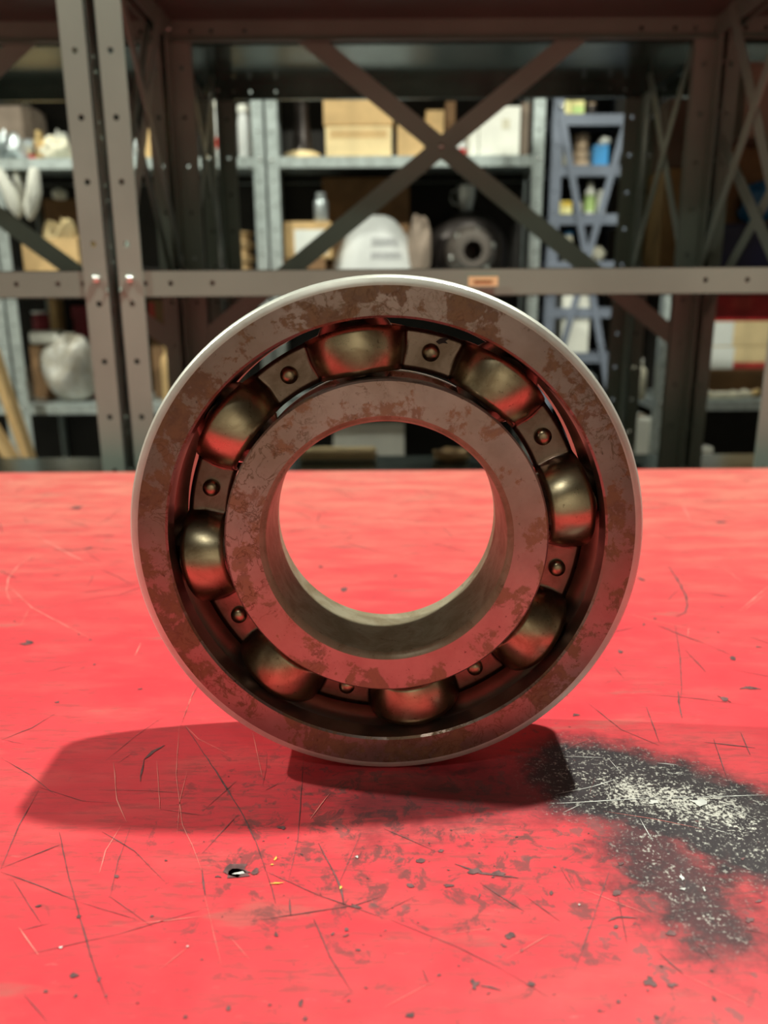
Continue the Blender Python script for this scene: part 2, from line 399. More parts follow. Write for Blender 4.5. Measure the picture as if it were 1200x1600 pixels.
for pts, wd in (
    (c5([(580,110),(700,290),(760,390),(800,470),(832,565)]), 2.4), (c5([(832,565),(850,620),(862,665)]), 1.2),
    (c5([(120,310),(60,420),(0,560)]), 1.3), (c5([(185,440),(210,560),(250,710),(290,850),(340,980)]), 2.0),
    (c5([(0,555),(190,480)]), 1.8), (c5([(320,440),(420,500),(520,600)]), 1.4), (c5([(410,420),(370,530),(345,640)]), 1.4),
    (c5([(950,200),(930,470),(900,600)]), 1.2), (c5([(995,475),(1035,550),(1062,610),(1075,670)]), 3.2),
    (c5([(780,720),(950,695),(1110,670),(1200,640)]), 1.5), (c5([(832,565),(1000,640),(1200,710)]), 1.3),
    (c5([(980,710),(1030,830),(1100,940)]), 1.7), (c5([(1130,440),(1060,600)]), 1.2), (c5([(905,650),(910,702)]), 3.2),
    (c5([(630,560),(641,638)]), 5.0), (c5([(740,280),(640,370)]), 1.3), (c5([(740,390),(630,510)]), 1.2),
    (c5([(0,565),(100,600),(250,660)]), 1.3), (c5([(40,590),(130,730)]), 1.0), (c5([(60,750),(160,725)]), 1.0),
    (c5([(515,170),(480,190),(450,215)]), 6), (c5([(450,215),(442,250),(438,285)]), 3.0), (c5([(0,155),(100,115),(175,70)]), 1.6),
    (c5([(120,300),(260,345),(360,350)]), 1.0), (c5([(500,370),(640,390)]), 1.0), (c5([(870,290),(830,310)]), 2.0),
    (c5([(250,660),(430,715)]), 1.0), (c5([(340,640),(480,740)]), 1.0), (c5([(75,950),(150,1035)]), 1.4), (c5([(1100,940),(1060,970)]), 1.5),
    (c6([(705,560),(650,720),(590,890)]), 1.5), (c6([(20,715),(230,800),(370,870)]), 1.6), (c6([(300,600),(440,690)]), 1.8), (c6([(440,640),(550,720)]), 1.4),
    (c6([(220,540),(300,570),(420,585)]), 4.0), (c6([(550,550),(595,625)]), 1.4), (c6([(700,720),(730,706),(790,710)]), 3.2),
    (c6([(820,50),(860,160)]), 1.3), (c6([(1030,150),(1075,280)]), 1.4), (c6([(1115,130),(1145,200)]), 1.6), (c6([(640,40),(740,120),(860,170)]), 1.4),
    (c6([(918,0),(924,50),(932,85)]), 3.0), (c6([(1040,15),(1085,35)]), 4.0), (c6([(730,640),(760,790)]), .9), (c6([(370,870),(520,960)]), 1.0),
    (c6([(1000,160),(1160,178)]), 2.2), (c6([(0,430),(160,500)]), 1.2), (c6([(100,640),(0,690)]), 1.2), (c6([(1100,740),(1200,760)]), 1.0),
    (c6([(860,820),(935,885)]), 3.0), (c6([(990,790),(1035,850)]), 2.4), (c6([(300,920),(365,935)]), 4), (c6([(120,870),(140,915)]), 2),
    (c8([(340,740),(410,850),(452,940),(455,985),(440,1030),(380,1058)]), 2.6), (c8([(380,1110),(410,1300),(420,1500),(410,1600)]), 1.3),
    (c8([(270,1110),(420,1170),(580,1230)]), 2.0), (c8([(580,1230),(740,1300)]), 1.0), (c8([(440,1260),(570,1400)]), 1.5),
    (c8([(590,912),(720,930)]), 2.4), (c8([(0,1370),(60,1440)]), 1.5), (c8([(780,1505),(850,1495),(920,1510)]), 4), (c8([(640,1550),(730,1590)]), 3),
    (c7([(330,635),(460,640),(610,625)]), 2.6), (c7([(180,525),(560,520)]), 1.2), (c7([(0,770),(100,815)]), 1.4), (c7([(570,550),(720,548)]), 2.5),
    (c7([(320,800),(385,795)]), 2), (c7([(270,1405),(450,1360)]), 1.0),
    ([(440,832),(490,826)], 1.5), ([(495,824),(520,823)], 2.0)):
    strip(dark, pts, wd)
for pts, wd in (
    (c5([(355,225),(365,340),(395,410)]), 1.5), (c5([(580,110),(620,150),(710,195)]), 1.3), (c5([(60,740),(120,825)]), 2.2), (c5([(500,870),(590,800)]), 1.3),
    (c5([(490,220),(500,370)]), 1.2), (c5([(560,110),(550,260),(570,420),(600,480),(630,560)]), 1.2), (c5([(605,0),(570,95)]), 1.5), (c5([(1030,320),(970,400)]), 1.6),
    (c5([(790,130),(820,270)]), 1.2), (c5([(640,640),(690,850)]), .9), (c5([(380,420),(330,500),(310,570)]), 1.2), (c5([(420,730),(630,705)]), .9), (c5([(720,770),(780,840)]), .8),
    (c7([(170,520),(300,590),(400,645),(540,720),(640,750)]), 2.0), (c7([(250,650),(110,740),(50,820),(40,900),(70,970)]), 2.0), (c7([(40,850),(200,1000),(560,1190)]), 1.3),
    (c7([(180,1010),(130,1110)]), 1.2), (c7([(20,180),(70,190),(60,220),(0,235)]), 1.6), (c7([(880,1220),(845,1300)]), 1.5),
    (c8([(780,1020),(960,870)]), 1.6), (c8([(800,1025),(960,900)]), 1.0), (c8([(420,340),(480,470)]), 1.4), (c8([(680,750),(800,840)]), 1.0), (c8([(465,1120),(460,1180)]), 1),
    (c6([(380,840),(520,760)]), 1.0), (c6([(900,870),(1180,1000)]), .8), (c6([(200,760),(340,740)]), .9), (c6([(620,620),(830,700)]), .8), (c6([(0,990),(160,905)]), .8)):
    strip(pale, pts, wd)
for pts, wd in ((c6([(540,352),(700,343),(840,335)]), 2.0), (c6([(840,335),(1060,330),(1200,325)]), 1.4), (c6([(560,205),(690,208)]), 1.5), (c6([(540,322),(650,300),(745,270)]), 1.6),
                (c6([(850,225),(920,232)]), 1.4), (c6([(700,210),(735,250)]), 1.2), (c6([(560,380),(620,352)]), 1.3), (c6([(1010,425),(1090,450)]), 1.3), (c6([(880,255),(945,262)]), 1.1),
                (c6([(800,400),(840,470)]), 1.4), (c6([(1050,350),(1180,410)]), 1.0)):
    strip(wht, pts, wd)
for x, y, a, b in ((370,1363,66,30),(372,1360,56,26),(115,1526,22,14),(154,1531,10,10),(118,1557,8,8),(73,1550,10,8),(166,1557,7,6),(60,1416,22,7),(122,1433,10,8),(183,1369,12,8),(541,1453,10,8),
                   (555,1417,26,10),(432,1460,8,14),(470,1567,10,16),(478,1592,14,14),(440,1294,20,7),(741,1539,22,20),(797,1463,18,18),(740,1362,40,10),(780,1365,30,10),
                   (640,1587,20,14),(830,1538,22,8),(1017,1535,28,24),(1050,1540,22,14),(1025,1590,14,10),(1116,1562,6,16),(1095,1478,10,8),(1045,1460,28,14),(965,1397,20,12),(1172,1438,20,14),
                   (1146,1030,14,12),(1172,1076,26,7),(1133,1093,18,8),(1002,906,10,7),(1024,967,9,4),(1006,976,7,6),(1127,816,22,4),(1184,1011,14,4),(1122,988,6,3),(968,1018,12,8),
                   (536,922,14,10),(501,886,9,6),(618,900,8,5),(117,794,34,6),(138,857,16,4),(45,1005,36,9),(123,992,5,3),(141,1000,6,3),(147,1039,8,3),(219,1077,8,3),(90,1097,12,4),
                   (23,971,5,3),(340,1370,20,8),(400,1362,20,12),(237,1432,8,5),(260,1345,8,4),(315,1500,6,4),(290,1590,8,8),(357,1576,10,10),(422,1571,8,6),(560,1485,14,6),(520,1460,10,6),
                   (900,1118,18,5),(690,1330,14,8),(655,1345,20,10),(700,1385,24,8),(640,1385,20,8),(750,1400,6,12),(860,1395,10,14),(920,1450,10,4),(970,1350,14,10)):
    chip(dark, x, y, a, b, random.uniform(-.4, .4))
for x, y, a, b in ((371,1366,26,9),):
    chip(wht, x, y, a, b, z=.0005)
for x, y, a, b in ((1020,1254,22,9),(1095,1256,40,15),(1100,1390,6,14),(95,1482,8,5),(293,1480,7,4),(558,1340,8,5),(905,1415,4,3),(1065,1372,10,14),(1068,1390,16,7)):
    chip(wht, x, y, a, b, z=.0005)
for x, y, a, b in ((532,1388,6,8),(430,1343,6,8),(433,1381,34,3),(425,1352,8,3)):
    chip(yel, x, y, a, b, z=.0005)
# the rest of the bench carries the same kind of wear
rs = random.Random(3)
for i in range(300):
    x = rs.uniform(-.6, .6); y = rs.uniform(.1, 1.05); s = rs.uniform(.00025, .0008) * (1.8 if rs.random() < .10 else 1)
    if rs.random() < .45: x = rs.gauss(.06, .09); y = rs.gauss(.27, .05)
    if abs(x) < .04 and .34 < y < .42: continue
    chip(dark, 0, 0, 0, 0, rs.uniform(-.6, .6), world=(Vector((x, y, 0)), s*rs.uniform(.7, 2.0), s*rs.uniform(.5, 1.1)))
def proj_px(p):
    d = Vector(p)-CAM; z = d.dot(_F); return (600+FPX*d.dot(_R)/z, 800-FPX*d.dot(_U)/z)
for i in range(150):
    x = rs.uniform(-.5, .5); y = rs.uniform(.2, 1.0); a = rs.uniform(0, 6.28); L = rs.uniform(.01, .07)
    q = [proj_px((x+math.cos(a+b)*L*k, y+math.sin(a+b)*L*k, 0)) for k, b in ((0,0),(.5,.05),(1,.1))]
    strip(dark if i % 8 else pale, q, rs.uniform(.6, 1.2))
for mb, nm, mt in ((dark, 'dark_scratches', M['scratch']), (pale, 'pale_scratches', M['pale']), (wht, 'bare_metal_scratches', M['white_scr']), (yel, 'yellow_flecks', M['yellow_scr'])):
    o = bpart(mb, nm, mt); o['kind'] = 'stuff'

# ------------------------------------------------------------------ the ball bearing
BX, BY, RO, BW = 0.0004, 0.3543, 0.12, 0.0537
RP, RB = 0.08875, 0.0193
brg = tag(empty('ball_bearing', (BX, BY+BW/2, 0)), 'large rusty steel ball bearing standing upright on the red workbench', 'bearing')
C0 = (0, -BW/2, RO)
H2 = BW/2
def groove(rl, out):
    """raceway arc cut into the land of radius rl"""
    d = abs(rl-RP); rg = RB+.0003; s = math.sqrt(rg*rg-d*d); a = math.asin(s/rg)
    pts = []
    for i in range(15):
        t = -a + 2*a*i/14
        pts.append((RP + (rg*math.cos(t) if out else -rg*math.cos(t)), H2 + rg*math.sin(t)))
    return pts
outer = [(.1029, 0), (.1155, 0), (.1172, .00045), (.1187, .0012), (.1196, .0024), (.1200, .0040),
         (.1200, BW-.0040), (.1196, BW-.0024), (.1187, BW-.0012), (.1172, BW-.00045), (.1155, BW), (.1029, BW), (.1019, BW-.001)]
outer += groove(.1019, True)[::-1] + [(.1019, .001)]
inner = [(.0593, 0), (.0747, 0), (.0756, .0009)] + groove(.0756, False) + [(.0756, BW-.0009), (.0747, BW), (.0593, BW), (.0577, BW-.0009), (.0566, BW-.0024), (.0564, BW-.0034),
         (.0564, .0034), (.0566, .0024), (.0577, .0009)]
o = MB().lathe(outer, C0, 'Y', 180, True).build('outer_ring', M['outer'], brg, smooth=26)
o.data.materials.append(M['rim']); o.data.materials.append(M['race'])
for p in o.data.polygons:                      # ground outside diameter and its rounded edges stay bright
    if math.hypot(p.center.x, p.center.z-RO) > .1157: p.material_index = 1
    elif abs(p.center.y) < H2-.0008: p.material_index = 2
o = MB().lathe(inner, C0, 'Y', 160, True).build('inner_ring', M['ring'], brg, smooth=26)
o.data.materials.append(M['bore'])
for p in o.data.polygons:
    if math.hypot(p.center.x, p.center.z-RO) < .0588: p.material_index = 1
A0 = math.radians(-8.6)     # clockwise angle of the first ball from the top, seen from the camera
ballmesh = None
for k in range(8):
    a = A0 + k*math.pi/4
    c = (RP*math.sin(a), 0, RO+RP*math.cos(a))
    if ballmesh is None:
        prof = [(RB*math.sin(math.pi*i/20), -RB*math.cos(math.pi*i/20)) for i in range(21)]
        b = MB().lathe(prof, (0, 0, 0), 'Y', 36).build('ball', M['ball'], brg, smooth=60); ballmesh = b.data
    else:
        b = bpy.data.objects.new('ball', ballmesh); COL.objects.link(b); b.parent = brg
    b.location = c
RHO, CW, FLAT = .0222, .0194, .0016
RCG = RP-.0008
def cage_height(th, r):
    k = round((th-A0)/(math.pi/4)); t = (th-A0-k*math.pi/4)*RP; q = (r-RCG)*.75
    s2 = RHO*RHO - t*t - q*q
    s = math.sqrt(s2) if s2 > 0 else -math.sqrt(-s2)*.6
    e = .0022; d = s-FLAT
    return FLAT + .5*(d + math.sqrt(d*d + e*e)) - e*.18
def cage_half(sign):
    NT_, NR = 8*60, 9; vs = []; fs = []
    for i in range(NT_):
        th = A0 + 2*math.pi*i/NT_
        for j in range(NR):
            hb = max(0.0, (cage_height(th, RCG)-FLAT)/(RHO-FLAT))     # the pockets are a little wider than the flats
            wd = CW + .0014*hb*hb
            r = RCG + .0004*hb - wd/2 + wd*j/(NR-1)
            h = cage_height(th, r)
            vs.append((r*math.sin(th), -sign*h, RO + r*math.cos(th)))
    for i in range(NT_):
        i2 = (i+1) % NT_
        for j in range(NR-1): fs.append((i*NR+j, i2*NR+j, i2*NR+j+1, i*NR+j+1))
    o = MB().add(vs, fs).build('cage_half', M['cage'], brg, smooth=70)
    m = o.modifiers.new('thickness', 'SOLIDIFY'); m.thickness = .0014; m.offset = 0
    return o
front = cage_half(1); cage_half(-1)
prof = [(.0042, 0), (.0042, -.0008), (.0039, -.0019), (.0030, -.0029), (.0016, -.0035), (0, -.0036)]
rmesh = None
for k in range(8):
    a = A0 + (k+.5)*math.pi/4
    if rmesh is None:
        r_ = MB().lathe(prof, (0, 0, 0), 'Y', 24).build('rivet', M['rivet'], front, smooth=50); rmesh = r_.data
    else:
        r_ = bpy.data.objects.new('rivet', rmesh); COL.objects.link(r_); r_.parent = front
    r_.location = (RCG*math.sin(a), -FLAT-.0009, RO+RCG*math.cos(a))

# black paint smudge on the flat beside the upper rivet
rr = random.Random(9); YF = BY+BW/2-FLAT-.0011
pts = [at(x, y, YF) for x, y in ((681,534),(688,529),(697,527),(701,530),(696,533),(700,537),(692,536),(686,538))]
c_ = sum(pts, Vector())/len(pts)
sm = MB().add([(p.x, YF, p.z) for p in pts]+[(p.x, YF+.0004, p.z) for p in pts]+[tuple((c_.x, YF, c_.z))], [(i, (i+1) % 8, 16) for i in range(8)]+[(i, i+8, (i+1) % 8+8, (i+1) % 8) for i in range(8)]).build('paint_smudge', M['black'], front)
sm.matrix_parent_inverse = Matrix.Translation((-BX, -(BY+BW/2), 0))

# ------------------------------------------------------------------ racks
def plate(mb, o, u, v, W, L, holes, r=.0042, t=.0025):
    """flat perforated strip: origin o, width along u, length along v, real round holes at (a, b)"""
    o = Vector(o); u = Vector(u); v = Vector(v); n = u.cross(v).normalized()*t
    vs = []; fs = []
    def quad(a0, a1, b0, b1):
        k = len(vs); vs.extend([o+u*a0+v*b0, o+u*a1+v*b0, o+u*a1+v*b1, o+u*a0+v*b1]); fs.append((k, k+1, k+2, k+3))
    cur = 0.0; s = 1.7*r
    for a, b in sorted(holes, key=lambda h: h[1]):
        if b-s < cur or b+s > L: continue
        quad(0, W, cur, b-s) if b-s > cur else None
        if a-s > 1e-5: quad(0, a-s, b-s, b+s)
        if a+s < W-1e-5: quad(a+s, W, b-s, b+s)
        k = len(vs)
        for i in range(8):
            an = math.pi/4*i; sc = s/max(abs(math.cos(an)), abs(math.sin(an)))
            vs.append(o+u*(a+sc*math.cos(an))+v*(b+sc*math.sin(an)))
        for i in range(8):
            an = math.pi/4*i; vs.append(o+u*(a+r*math.cos(an))+v*(b+r*math.sin(an)))
        for i in range(8):
            j = (i+1) % 8; fs.append((k+i, k+j, k+8+j, k+8+i))
        cur = b+s
    quad(0, W, cur, L)
    # thickness
    N = len(vs)
    edges = {}
    for f in fs:
        for i in range(len(f)):
            e = (f[i], f[(i+1) % len(f)]); edges[e] = 1
    allv = vs + [p+n for p in vs]
    allf = list(fs) + [tuple(i+N for i in f[::-1]) for f in fs]
    for (a, b) in edges:
        if (b, a) not in edges: allf.append((b, a, a+N, b+N))
    mb.add(allv, allf)

HP = .0808
def angle_post(parent, x, y, sx, sy, z0, z1, mat, wd=.036, pitch=HP, phase=.0):
    """L-shaped slotted post: outer corner at (x,y); one flange runs along sx in x, the other along sy in y"""
    L = z1-z0
    hs = [(wd/2, b*pitch + phase) for b in range(int(L/pitch)+1)]
    mb = MB()
    plate(mb, (x if sx > 0 else x-wd, y, z0), (1,0,0), (0,0,1), wd, L, hs, t=.0022*(-1 if sy > 0 else 1))
    plate(mb, (x, y if sy > 0 else y-wd, z0), (0,1,0), (0,0,1), wd, L, hs, t=.0022*(1 if sx > 0 else -1))
    return mb.build('post', mat, parent)
def shelf(parent, x0, x1, y0, y1, ztop, mat, lip=.036, holes=True, under=None):
    mb = MB(); t = .0012
    mb.box(x0, x1, y0, y1, ztop-t, ztop)
    W = x1-x0
    hs = [(lip/2, h) for h in (.036, .072, .131, W-.131, W-.072, W-.036)] if holes else []
    plate(mb, (x0, y0, ztop-lip), (0,0,1), (1,0,0), lip, W, hs, r=.0038, t=.0015)
    plate(mb, (x0, y1, ztop-lip), (0,0,1), (1,0,0), lip, W, hs, r=.0038, t=-.0015)
    mb.box(x0, x0+.0015, y0, y1, ztop-lip, ztop); mb.box(x1-.0015, x1, y0, y1, ztop-lip, ztop)
    mb.box(x0, x1, y0+.0015, y0+.013, ztop-lip, ztop-lip+.0015); mb.box(x0, x1, y1-.013, y1-.0015, ztop-lip, ztop-lip+.0015)
    o = mb.build('shelf', mat, parent)
    if mat == M['rackbeam']:                         # shelf sheet darkened to stand for the shade underneath, folded lips keep their paint
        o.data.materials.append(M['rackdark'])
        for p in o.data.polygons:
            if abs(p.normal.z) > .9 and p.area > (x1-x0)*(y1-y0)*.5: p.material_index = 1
    return o
bolt_mesh = {}
def bolt(parent, loc, d='Y', r=.0058):
    key = (d, r)
    if key not in bolt_mesh:
        s = -1 if d == 'Y' else (1 if d == 'X' else -1)
        o = MB().lathe([(r, 0), (r, s*.0022), (r*.8, s*.0042), (r*.4, s*.0055), (0, s*.006)], (0,0,0), 'Y' if d == 'Y' else 'X', 12).build('bolt', M['bolt'], parent, smooth=50)
        bolt_mesh[key] = o.data
    else:
        o = bpy.data.objects.new('bolt', bolt_mesh[key]); COL.objects.link(o); o.parent = parent
    o.location = loc
    return o
def rack(name, label, x0, x1, y0, y1, z1, levels, mats, back_brace=None, side_brace=None, shade_sheet=False, lip=.036, bolts=True, postw=.036, group=None, holes=True, side_blocker=False):
    r = tag(empty(name, ((x0+x1)/2, (y0+y1)/2, FLOOR)), label, 'shelving rack', group)
    pm, sm, bm_ = mats
    inv = Matrix.Translation((-(x0+x1)/2, -(y0+y1)/2, -FLOOR))
    ph = (.548-FLOOR) % HP
    parts = []
    for x, sx in ((x0, 1), (x1, -1)):
        for y, sy in ((y0, 1), (y1, -1)):
            parts.append(angle_post(r, x, y, sx, sy, FLOOR, z1, pm, postw, phase=ph))
    for z in levels:
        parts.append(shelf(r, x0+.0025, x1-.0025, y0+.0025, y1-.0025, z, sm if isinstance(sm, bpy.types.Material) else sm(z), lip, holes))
        if bolts and z < 1.0:
            for x in (x0+.018, x1-.018):
                parts.append(bolt(r, (x, y0, z-.012)))
            parts.append(bolt(r, (x0, y0+.018, z-.024), 'X')); parts.append(bolt(r, (x0+.0024, y1-.018, z-.018), 'X'))
    if back_brace:
        for za, zb in back_brace:
            for s, off in ((1, .0015), (-1, .0040)):
                xa, xb = (x0+.005, x1-.005) if s > 0 else (x1-.005, x0+.005)
                parts.append(MB().bar((xa, y1+off, za), (xb, y1+off, zb), (0,0,1), .033, .0022).build('brace', bm_, r))
            parts.append(bolt(r, ((x0+x1)/2, y1-.0005, (za+zb)/2), r=.006))
    if side_brace:
        for za, zb in side_brace:
            for x, e in ((x0, -1), (x1, 1)):
                parts.append(MB().bar((x-e*.004, y0+.006, za), (x-e*.004, y1-.006, zb), (0,0,1), .024, .002).build('brace', bm_, r))
                parts.append(MB().bar((x-e*.007, y1-.006, za), (x-e*.007, y0+.006, zb), (0,0,1), .024, .002).build('brace', bm_, r))
                if e > 0: pass
    if side_blocker:  # unseen sheets added to block lamp light in the upper bays
        for x in (x0+.003, x1-.005):
            parts.append(MB().box(x, x+.002, y0+.004, y1-.004, .706, z1-.01).build('side_blocker', M['rackdark'], r))
    if shade_sheet:  # near-black sheet standing in for the unlit depth behind the shelves
        parts.append(MB().box(x0+.004, x1-.004, y1-.006, y1-.004, FLOOR+.05, z1-.01).build('shade_sheet', M['shadesheet'], r))
    for p in parts: p.matrix_parent_inverse = inv
    return r
YA, YB, YC, YD = 1.17, 1.58, 2.0, 3.0
LV = [1.135, .704, .2705, -.157, -.60]
XL, XR = -.377, .588
BR = ((.137, .857),); SB = ((.235, .79),)
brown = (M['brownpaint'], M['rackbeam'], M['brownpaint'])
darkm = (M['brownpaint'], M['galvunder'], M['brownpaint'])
rack('shelving_rack', 'taupe steel rack with empty shelves and a cross brace right behind the bearing', XL, XR, YA, YB-.005, 1.5, LV, brown, BR, SB, side_blocker=True)
rack('shelving_rack', 'taupe steel rack at the left picture edge, next to the bearing rack', XL-.011-.965, XL-.011, YA, YB-.005, 1.5, LV, brown, BR, SB, side_blocker=True)
rack('shelving_rack', 'second taupe rack standing back to back behind the rack with the cross brace', XL, XR, YB+.005, YC, 1.5, LV, darkm, None, SB, side_blocker=True)
rack('shelving_rack', 'taupe rack behind the one at the left picture edge', XL-.011-.965, XL-.011, YB+.005, YC, 1.5, LV, darkm, None, None)
rack('shelving_rack', 'taupe rack just beyond the right picture edge, its side brace in view', XR+.011, XR+.011+.965, YA, YB-.005, 1.5, LV, brown, None, ((.19, .52),), side_blocker=True)
rack('shelving_rack', 'taupe rack at the right edge holding cartons and a blue bag', XR+.011, XR+.011+.965, YB+.005, YC, 1.5, LV, darkm, None, None)
gal = (M['galv'], M['galv'], M['galv'])
GL = [1.145, .711, .281, -.149, -.58]
GX = -.408
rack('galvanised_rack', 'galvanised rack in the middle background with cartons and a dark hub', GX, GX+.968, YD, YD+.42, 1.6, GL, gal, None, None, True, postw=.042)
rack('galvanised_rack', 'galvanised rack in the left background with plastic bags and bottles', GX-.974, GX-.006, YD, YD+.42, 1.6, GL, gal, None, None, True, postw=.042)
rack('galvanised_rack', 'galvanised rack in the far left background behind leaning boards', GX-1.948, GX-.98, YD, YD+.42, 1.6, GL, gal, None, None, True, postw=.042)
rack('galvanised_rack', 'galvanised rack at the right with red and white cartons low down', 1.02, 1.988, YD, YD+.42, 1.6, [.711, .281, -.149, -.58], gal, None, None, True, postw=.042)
bl = (M['bluegrey'],)*3
BX0, BX1, YE = .645, .965, 3.32
BL = [1.09, .906, .725, .547, .37, .19, .01, -.17, -.35, -.53]
br_ = rack('small_parts_rack', 'narrow blue-grey small parts rack between the galvanised racks', BX0, BX1, YE, YE+.35, 1.5, BL, bl, None, None, True, lip=.040, bolts=False, postw=.044, holes=False)
binv = Matrix.Translation((-(BX0+BX1)/2, -(YE+.175), -FLOOR))
for s, off in ((1, -.004), (-1, -.008)):
    xa, xb = (BX0+.02, BX1-.02) if s > 0 else (BX1-.02, BX0+.02)
    o = MB().bar((xa, YE+off, .96), (xb, YE+off, -.22), (1,0,0), .026, .003).build('brace', M['bluegrey'], br_); o.matrix_parent_inverse = binv
for x, z in (((BX0+BX1)/2, .37), (BX0+.03, .93), ((BX0+BX1)/2+.05, .33)):
    o = bolt(br_, (x, YE-.010, z), r=.008); o.matrix_parent_inverse = binv
# paper tag on the front lip of the rack behind the bearing
a = at(732, 432, YA-.001); b = at(778, 447, YA-.001)
tg = tag(MB().box(a.x, b.x, YA-.0012, YA-.0002, b.z, a.z).build('shelf_tag', M['carton2'], None), 'small tan paper tag stuck on the shelf lip above the bearing', 'tag')
o = MB().box(a.x+.008, b.x-.008, YA-.0016, YA-.0011, (a.z+b.z)/2-.0015, (a.z+b.z)/2+.0015).build('writing', M['tape'], tg)

# ------------------------------------------------------------------ things on the racks
def carton(label, x0, x1, y0, y1, z0, z1, mat, rz=0.0, band=None, patch=None, cat='carton', name='carton', open_top=False, group=None):
    cx, cy = (x0+x1)/2, (y0+y1)/2; w2, d2, h = (x1-x0)/2, (y1-y0)/2, z1-z0
    r = tag(empty(name, (cx, cy, z0), rz), label, cat, group)
    t = .004
    if not open_top:
        MB().box(-w2, w2, -d2, d2, 0, h-.002).build('body', mat, r, bevel=.003)
        MB().box(-w2+.001, w2-.001, -d2+.001, -.001, h-.002, h).build('flap', mat, r)
        MB().box(-w2+.001, w2-.001, .001, d2-.001, h-.002, h).build('flap', mat, r)
        MB().box(-w2*.98, w2*.98, -.02, .02, h, h+.0006).build('tape', M['tape'], r)
    else:
        mb = MB(); mb.box(-w2, w2, -d2, -d2+t, 0, h).box(-w2, w2, d2-t, d2, 0, h).box(-w2, -w2+t, -d2, d2, 0, h).box(w2-t, w2, -d2, d2, 0, h).box(-w2, w2, -d2, d2, 0, t)
        mb.build('body', mat, r)
        for s in (-1, 1):
            MB().bar((s*w2, -d2, h), (s*w2, d2, h), (s*.9, 0, -.5), .001, t).bar((s*(w2+.022), 0, h+.018), (s*w2, 0, h), (0,1,0), d2*2, t).build('flap', mat, r)
    if band: # printed band: (z0 fraction, z1 fraction, material)
        MB().box(-w2*.86, w2*.86, -d2-.0006, -d2, h*band[0], h*band[1]).build('printed_band', band[2], r)
    if patch: # paper label: (x0,x1,z0,z1 fractions, material)
        MB().box(-w2+2*w2*patch[0], -w2+2*w2*patch[1], -d2-.0008, -d2, h*patch[2], h*patch[3]).build('paper_label', patch[4], r)
    return r
def pxbox(x0, x1, ytop, Y, zb, dep=.2):
    a = at(x0, ytop, Y); b = at(x1, ytop, Y)
    return a.x, b.x, Y, Y+dep, zb, (a.z+b.z)/2
def bottle(label, px, pw, ytop, Y, zb, mat, capm, band=None, cat='bottle', name='bottle', neck=.45, group=None):
    a = at(px-pw/2, ytop, Y); b = at(px+pw/2, ytop, Y); r = (b.x-a.x)/2; h = a.z-zb; cx = (a.x+b.x)/2
    o = tag(empty(name, (cx, Y+r, zb)), label, cat, group)
    MB().lathe([(0,0),(r*.92,0),(r,.006),(r,h*.66),(r*.9,h*.74),(r*neck,h*.83),(r*neck,h*.88),(0,h*.88)], (0,0,0), 'Z', 20).build('body', mat, o, smooth=40)
    MB().lathe([(0,h*.86),(r*neck*1.15,h*.86),(r*neck*1.15,h*.99),(r*neck*.9,h),(0,h)], (0,0,0), 'Z', 16).build('cap', capm, o, smooth=40)
    if band: MB().lathe([(r*1.004,h*band[0]),(r*1.012,h*band[0]),(r*1.012,h*band[1]),(r*1.004,h*band[1])], (0,0,0), 'Z', 20, True).build('wrapper', band[2], o, smooth=40)
    return o
def blob(name, label, cat, c, r, mat, amp=.22, seed=0, parts=None, knot=False):
    """a slumped crumpled bag / cloth: base of the form at c, radii r"""
    rr = random.Random(seed); o = tag(empty(name, c), label, cat)
    ph = [(rr.uniform(0,6.28), rr.uniform(2,6), rr.uniform(1,5), rr.uniform(.3,1)) for _ in range(7)]
    vs = []; fs = []; nu, nv = 36, 20
    for j in range(nv+1):
        v = math.pi*j/nv
        for i in range(nu):
            u = 2*math.pi*i/nu
            k = 1 + amp*sum(w_*math.sin(round(a)*u+p)*math.sin(b*v+p*2) for p, a, b, w_ in ph)/3
            x = math.sin(v)**.7*math.cos(u)*k*r[0]; y = math.sin(v)**.7*math.sin(u)*k*r[1]; z = r[2]*(1-math.cos(v)*(1 if v > math.pi/2 else .999))*(k if v > 1.2 else 1)
            vs.append((x, y, max(z, 0.0)))
    for j in range(nv):
        for i in range(nu):
            i2 = (i+1) % nu; fs.append((j*nu+i, j*nu+i2, (j+1)*nu+i2, (j+1)*nu+i))
    MB().add(vs, fs).build('body', mat, o, smooth=50)
    if knot:
        MB().lathe([(r[0]*.10, 0), (r[0]*.06, r[2]*.12), (r[0]*.2, r[2]*.32), (r[0]*.22, r[2]*.36), (0, r[2]*.30)], (0,0,r[2]*1.9), 'Z', 12).build('knot', mat, o, smooth=50)
    return o

ZU, ZM, ZL, ZF = .711, .281, -.149, -.58
# -- middle galvanised rack, upper shelf
x = at(469, 226, 3.05)
o = tag(empty('bell_casting', (x.x, 3.13, ZU)), 'black bell-shaped casting on a tan ring beside the wide carton', 'casting')
MB().lathe([(.045,0),(.068,0),(.072,.008),(.066,.026),(.045,.034)], (0,0,0), 'Z', 28, True).build('base_ring', M['carton2'], o, smooth=40)
MB().lathe([(.044,.001),(.050,.03),(.036,.05),(.030,.10),(.024,.15),(.026,.20),(0,.20)], (0,0,0), 'Z', 28).build('bell', M['iron'], o, smooth=40)
carton('wide pale carton with a red band, standing on the middle upper shelf', *pxbox(508, 612, 197, 3.03, ZU, .16), M['carton2'], band=(.62, .88, M['carton']))
b = pxbox(505, 614, 150, 3.05, ZU, .16)
carton('brown carton stacked on the wide pale carton in the middle background', b[0], b[1], 3.035, 3.19, at(508,196,3.03).z+.001, b[5], M['carton'])
carton('small tan carton left of the brace crossing on the middle upper shelf', *pxbox(621, 663, 190, 3.03, ZU, .14), M['carton'])
